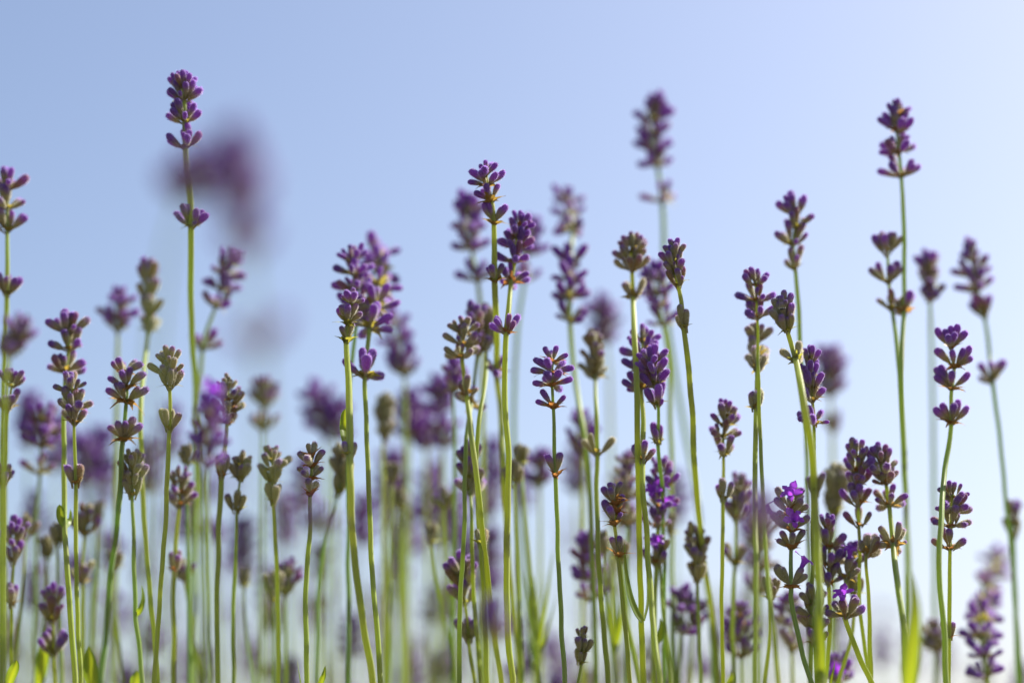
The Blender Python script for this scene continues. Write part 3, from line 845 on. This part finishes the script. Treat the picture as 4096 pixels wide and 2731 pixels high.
S([(414,1078,7),(412,1156),(404,1250),(400,1308),(399,1568)], [(1105,7,42),(1130,7,46),(1156,6,42),(1308,4,20)], .6, 'soft head with glowing orange patches, beside the long yellow-green stem', dry=1., tone=.1)
S([(404,1285,11),(425,1340),(442,1450),(462,1568)], [(1330,5,36)], .2, 'blurred olive stem slanting down to the right with a small cup on top', dry=.2, tone=.3)
S([(662,1285,12),(656,1360),(655,1568)], [(1312,6,40),(1340,7,40),(1366,5,36)], .6, 'small blurred brown-violet head low beside a straight green stem', dry=.5)
S([(632,1318,10),(630,1375),(628,1568)], [(1355,4,10),(1378,4,10)], .05, 'narrow green bud cluster touching a straight green stem', dry=0.)
S([(1240,1035,20),(1240,1110),(1242,1568)], [(1072,8,40),(1112,7,40)], .8, 'blurred dark head just left of the lower bud pair of the star-shaped one', dry=.3)
S([(1352,1220,12),(1354,1320),(1362,1400),(1368,1568)], [(1258,8,45),(1290,8,46),(1325,8,50),(1375,6,46)], .9, 'blurred purple-brown head along the left side of a dark green stem', dry=.7)
S([(1336,945,16),(1338,1030),(1340,1568)], [(980,7,30),(1010,7,30),(1038,6,30)], .85, 'blurred dark violet head in the gap right of the star-shaped one', dry=.3)
S([(1446,1035,12),(1442,1120),(1440,1300),(1442,1568)], [(1070,8,40),(1105,8,46),(1140,8,46),(1200,7,46)], .4, 'blurred brown head behind the small crisp lilac-budded one', dry=.8)
S([(1595,1208,7),(1600,1270),(1602,1330),(1604,1400),(1609,1568)], [(1240,6,25),(1265,7,32),(1295,7,26),(1330,6,20)], .25, 'olive head with upright buds, just left of a wide blurred green stem', dry=.4, tone=.4)
S([(1576,1345,12),(1566,1410),(1560,1568)], [(1375,8,45),(1402,8,50),(1450,6,58)], .75, 'blurred mauve head low left of the wide blurred green stem', dry=.5)
S([(1745,1120,-48),(1742,1250),(1740,1568)], [(1165,5,40),(1215,5,45)], 1., 'faint large purple blur over the twin pale stems right of centre', dry=.1, w=.5)
S([(1700,1385,11),(1702,1450),(1705,1568)], [(1415,8,50),(1440,8,52),(1470,8,52),(1505,7,50)], .9, 'blurred dark purple head low beside the straight yellow-green stem', dry=.7)
S([(1752,1180,16),(1748,1300),(1742,1420),(1740,1568)], [(1220,8,40),(1260,9,45),(1310,8,40),(1360,8,40)], .35, 'blurred pale brown head between twin pale stems', dry=.6)
S([(1810,1365,12),(1816,1440),(1820,1568)], [(1398,8,45),(1430,7,50),(1490,6,30)], .6, 'blurred brown head low, left of the slanting dark green stem', dry=.7)
S([(1924,1085,11),(1920,1140),(1916,1190),(1914,1568)], [(1120,8,12),(1150,9,16),(1185,8,14)], .03, 'big soft olive unopened bud head, left of the dark touching pair', dry=0., s=1.5, group='lavender stalks')
S([(1600,1378,13),(1592,1445),(1585,1568)], [(1405,7,45),(1440,7,50)], .65, 'small blurred mauve head on the right side of a blurred green stem, low', dry=.4)
S([(2148,1430,16),(2147,1500),(2148,1568)], [(1462,8,35),(1492,8,35)], .3, 'small blurred brown head low, left of the leaning green stem on the right', dry=.5)
S([(1923,1500,10),(1930,1560),(1932,1600)], [(1530,7,45),(1562,8,50,1)], .85, 'lilac head just entering at the bottom edge right of the thickest stem', dry=.3)

# leafy shoots without flowers
def shoot(label, base, blades, stem_to, tone=.2):
    """a leafy side shoot: a short stem and its blades"""
    P = [at(*base), at(*stem_to)]
    while P[-1].z > .31:
        P.append(P[-1] + Vector((0, 0, -.05)))
    root = link('lavender_shoot', None, label=label, category='leaf shoot', group='leafy shoots')
    root.location = P[-1]
    rg = random.Random(len(label))
    b0 = P[-1].copy()
    link('stem', stem_mesh([q - b0 for q in P], lambda d: .0009, .3, 0, rg), root, tone=tone)
    for pts, wd, tw in blades:
        link('leaf', leaf_mesh([at(*q) - b0 for q in pts], wd * mm, rg, tw), root)

shoot('spray of narrow blurred green leaves left of the star head stem', (1233,1515,12), [
    ([(1233,1515,12),(1245,1440,12),(1258,1350,12),(1269,1262,12)],2.4,.2), ([(1233,1515,12),(1238,1440,12),(1244,1380,13),(1248,1308,13)],2.4,.6),
    ([(1233,1515,12),(1232,1450,12),(1229,1390,11),(1225,1316,11)],2.6,.1), ([(1232,1515,12),(1222,1470,12),(1212,1430,12),(1204,1378,12)],2.8,.9),
    ([(1234,1510,12),(1250,1470,12),(1264,1420,12),(1276,1366,12)],2.4,.5), ([(1233,1505,12),(1222,1420,13),(1212,1360,13),(1206,1306,13)],2.2,.3),
    ([(1234,1500,13),(1246,1450,13),(1252,1410,13),(1255,1380,13)],2.2,.8)], (1226,1568,12))
shoot('tuft of blurred dark green leaves behind the small lilac-budded head', (1412,1500,12), [
    ([(1412,1500,12),(1405,1440,12),(1402,1370,12),(1404,1300,12)],3.,.2), ([(1412,1500,12),(1415,1430,12),(1413,1360,12),(1408,1290,13)],3.2,.6),
    ([(1412,1500,12),(1422,1450,12),(1428,1400,12),(1431,1330,12)],3.,.1), ([(1412,1500,12),(1400,1460,11),(1390,1420,11),(1384,1370,11)],2.8,.9)], (1414,1568,12))
shoot('sharp green leaf tip rising at the bottom left corner', (16,1580,1), [([(16,1580,1),(26,1550,1),(34,1530,1),(38,1514,1)],5.,.1)], (14,1600,1))
shoot('broad bright yellow-green blurred leaf at the bottom left', (90,1575,9), [([(88,1578,9),(96,1530,9),(102,1480,9),(100,1428,9)],6.5,.1)], (90,1600,9))
shoot('dark green pointed leaf beside the twin sharp stems, bottom left', (214,1580,5), [([(214,1582,5),(209,1545,5),(205,1515,5),(202,1482,5)],7.5,.1)], (215,1600,5))
shoot('short green leaf tip at the bottom under the small grey green head', (311,1580,6), [([(311,1582,6),(312,1565,6),(314,1550,6),(314,1538,6)],6.,.1)], (311,1600,6))
shoot('thin dark leaf tip left of the orange-bracted stalk', (690,1580,1), [([(692,1582,1),(688,1555,1),(685,1535,1),(683,1513,1)],1.9,1.1)], (692,1600,1))
shoot('yellow-green leaf tip right of the orange-bracted stalk', (733,1582,1), [([(730,1584,1),(738,1562,1),(743,1548,1),(747,1527,1)],3.0,.3)], (731,1600,1))
shoot('tall broad blurred yellow-green blade at the lower right', (2088,1590,-20), [([(2084,1592,-20),(2092,1500,-20),(2098,1400,-20),(2089,1310,-20)],7.5,.1)], (2086,1605,-20))
shoot('thin leaf tip at the bottom between the thickest stem and the slanting one', (1904,1582,2), [([(1903,1584,2),(1909,1555,2),(1914,1535,2),(1918,1511,2)],2.6,.6)], (1903,1600,2))
shoot('bright yellow leaf tip at the bottom beside the straight yellow-green stem', (1676,1585,-8), [([(1670,1590,-8),(1674,1572,-8),(1679,1555,-8),(1682,1540,-8)],4.,.2)], (1672,1605,-8))
shoot('small oval leaf held close to a blurred dark green stem, low right of centre', (1506,1470,5), [([(1506,1478,5),(1514,1462,5),(1518,1440,5),(1516,1418,5)],4.,.2)], (1503,1568,5))

# the many stalks further back
rg = random.Random(21)
FAR = [(0, 330, 22), (330, 560, 13), (560, 860, 17), (860, 1160, 30), (1160, 1310, 7), (1310, 1560, 15), (1560, 1800, 10), (1800, 2110, 7), (2110, 2352, 3)]
for x0, x1, k in FAR:
    for i in range(k):
        x = x0 + (x1 - x0) * (i + rg.random()) / k
        bb = rg.choice([30, 36, 42, 50, 58, 66])
        lo = 960 if (x < 560 or 860 < x < 1160) else (1120 if x < 1800 else 1380)
        y = lo + (1540 - lo) * rg.random() ** .7
        if x > 2110:
            y = max(y, 1450)
        dx = rg.uniform(-35, 35)
        y1 = y + 32
        step = 27
        nw = rg.choice([2, 3, 3, 4])
        wh = [(y + 26 + j * step * rg.uniform(.8, 1.1), 8, rg.uniform(30, 58)) for j in range(nw)]
        wh.sort()
        if rg.random() < .5:
            wh.append((wh[-1][0] + rg.uniform(60, 110), 5, 32))
        pp = rg.choice([.3, .7, .95, 1.05, 1.1])
        S([(x, y, bb), (x + dx * .15, y + 100), (x + dx * .6, y + 320), (x + dx, max(1568, y + 480))], wh, pp, 'low lavender stalk far behind the others, too blurred to single out', dry=rg.random(), low=True, w=.62, tone=rg.random(), group='far blurred lavender stalks')

# a looser band of soft purple heads standing a little taller behind the left and centre groups
for x, y, bb, s_ in [(70,905,30,1.3),(135,960,34,1.4),(232,985,32,1.4),(345,1010,30,1.3),(395,925,34,1.2),(438,1120,30,1.3),(560,1190,34,1.3),(648,1130,38,1.2),(700,1050,36,1.3),(835,1130,32,1.2),(905,1040,30,1.5),(930,1150,34,1.4),(985,1080,32,1.4),(1035,1130,30,1.3),(1060,1190,34,1.4),(1135,1010,34,1.3),(1195,1050,36,1.1),(1330,1010,32,1.2),(1425,1090,30,1.3),(1545,1080,34,1.2),(1730,1190,34,1.3)]:
    S([(x, y, bb), (x + rg.uniform(-8, 8), y + 130), (x + rg.uniform(-20, 20), 1568)], [(y + 30, 8, 42), (y + 60, 9, 50), (y + 90, 8, 52), (y + 118, 7, 48)], rg.choice([.9, 1.05, 1.1]), 'low lavender stalk far behind the others, too blurred to single out', dry=.3, low=True, s=s_, w=.7, tone=rg.random(), group='far blurred lavender stalks')

# extra bare stems crowding the foot of the picture
for x, y, dx, bb, tn in [(60,1180,-30,10,.1),(108,1230,-14,12,.2),(132,1200,10,9,.5),(225,1150,-20,14,.4),(262,1260,20,12,.3),(430,1020,6,9,.9),(560,1300,24,14,.8),
                         (900,1060,-8,14,.4),(915,1120,12,16,.3),(990,1200,60,12,.5),(1020,1120,30,14,.3),(1180,1060,20,8,.4),(1195,1020,45,10,.4),(1540,1180,10,12,.7),(1385,1220,30,9,.4),(1425,1240,44,7,.4),(1515,1230,26,6,.5),(1770,1330,-14,4,.1),(1965,1320,-40,5,.2)]:
    S([(x, y, bb), (x + dx * .2, y + 140), (x + dx, 1568)], [(y + 30, 4, 14), (y + 46, 4, 16)], .15, 'thin green lavender stem with a tiny closed tip in the blurred undergrowth', dry=0., low=True, tone=tn, w=1.0, group='undergrowth lavender stems', bracts=.3)

# the fly on the pale green head
fp = at(1797, 709, -1.1)
fly = link('fly', None, label='tiny black fly with clear wings resting on the pale green head', category='fly')
fly.location = fp
fly.scale = (1.35, 1.35, 1.35)
FR = frame(Vector((0, 0, 0)), Vector((.9, -.25, .15)))
body = lathe([(-1.0 * mm, .05 * mm), (-.8 * mm, .32 * mm), (-.3 * mm, .42 * mm), (0, .24 * mm), (.2 * mm, .40 * mm), (.6 * mm, .36 * mm), (.75 * mm, .15 * mm), (.85 * mm, .30 * mm), (1.1 * mm, .28 * mm), (1.25 * mm, .05 * mm)], 10, 'fly_body', ['fly'])
link('body', body, fly, FR)
for s_ in (-1, 1):
    V = [(0, 0, .3 * mm)]
    for i in range(12):
        a = i / 11 * math.pi * 1.7 - 2.4
        V.append(((.45 + .25 * math.sin(a)) * mm * s_ * 1.3, .35 * mm + .02 * mm * i, (-.9 + .9 * math.cos(a) * .9) * mm))
    link('wing', mesh('wing', V, [(0, i, i + 1) for i in range(1, 12)], ['wing']), fly, FR)
for i in range(6):
    s_ = 1 if i % 2 else -1
    z = (.1 + .22 * (i // 2)) * mm
    pl = [Vector((0, 0, z)), Vector((s_ * .55 * mm, .1 * mm, z * 1.3)), Vector((s_ * .95 * mm, -.45 * mm, z * 1.8 - .3 * mm))]
    link('leg', stem_mesh(pl, lambda d: .05 * mm, 0, 0, rg), fly, FR)
for o in fly.children:
    if o.name.startswith('leg'):
        o.data.materials.clear()
        o.data.materials.append(M['fly'])
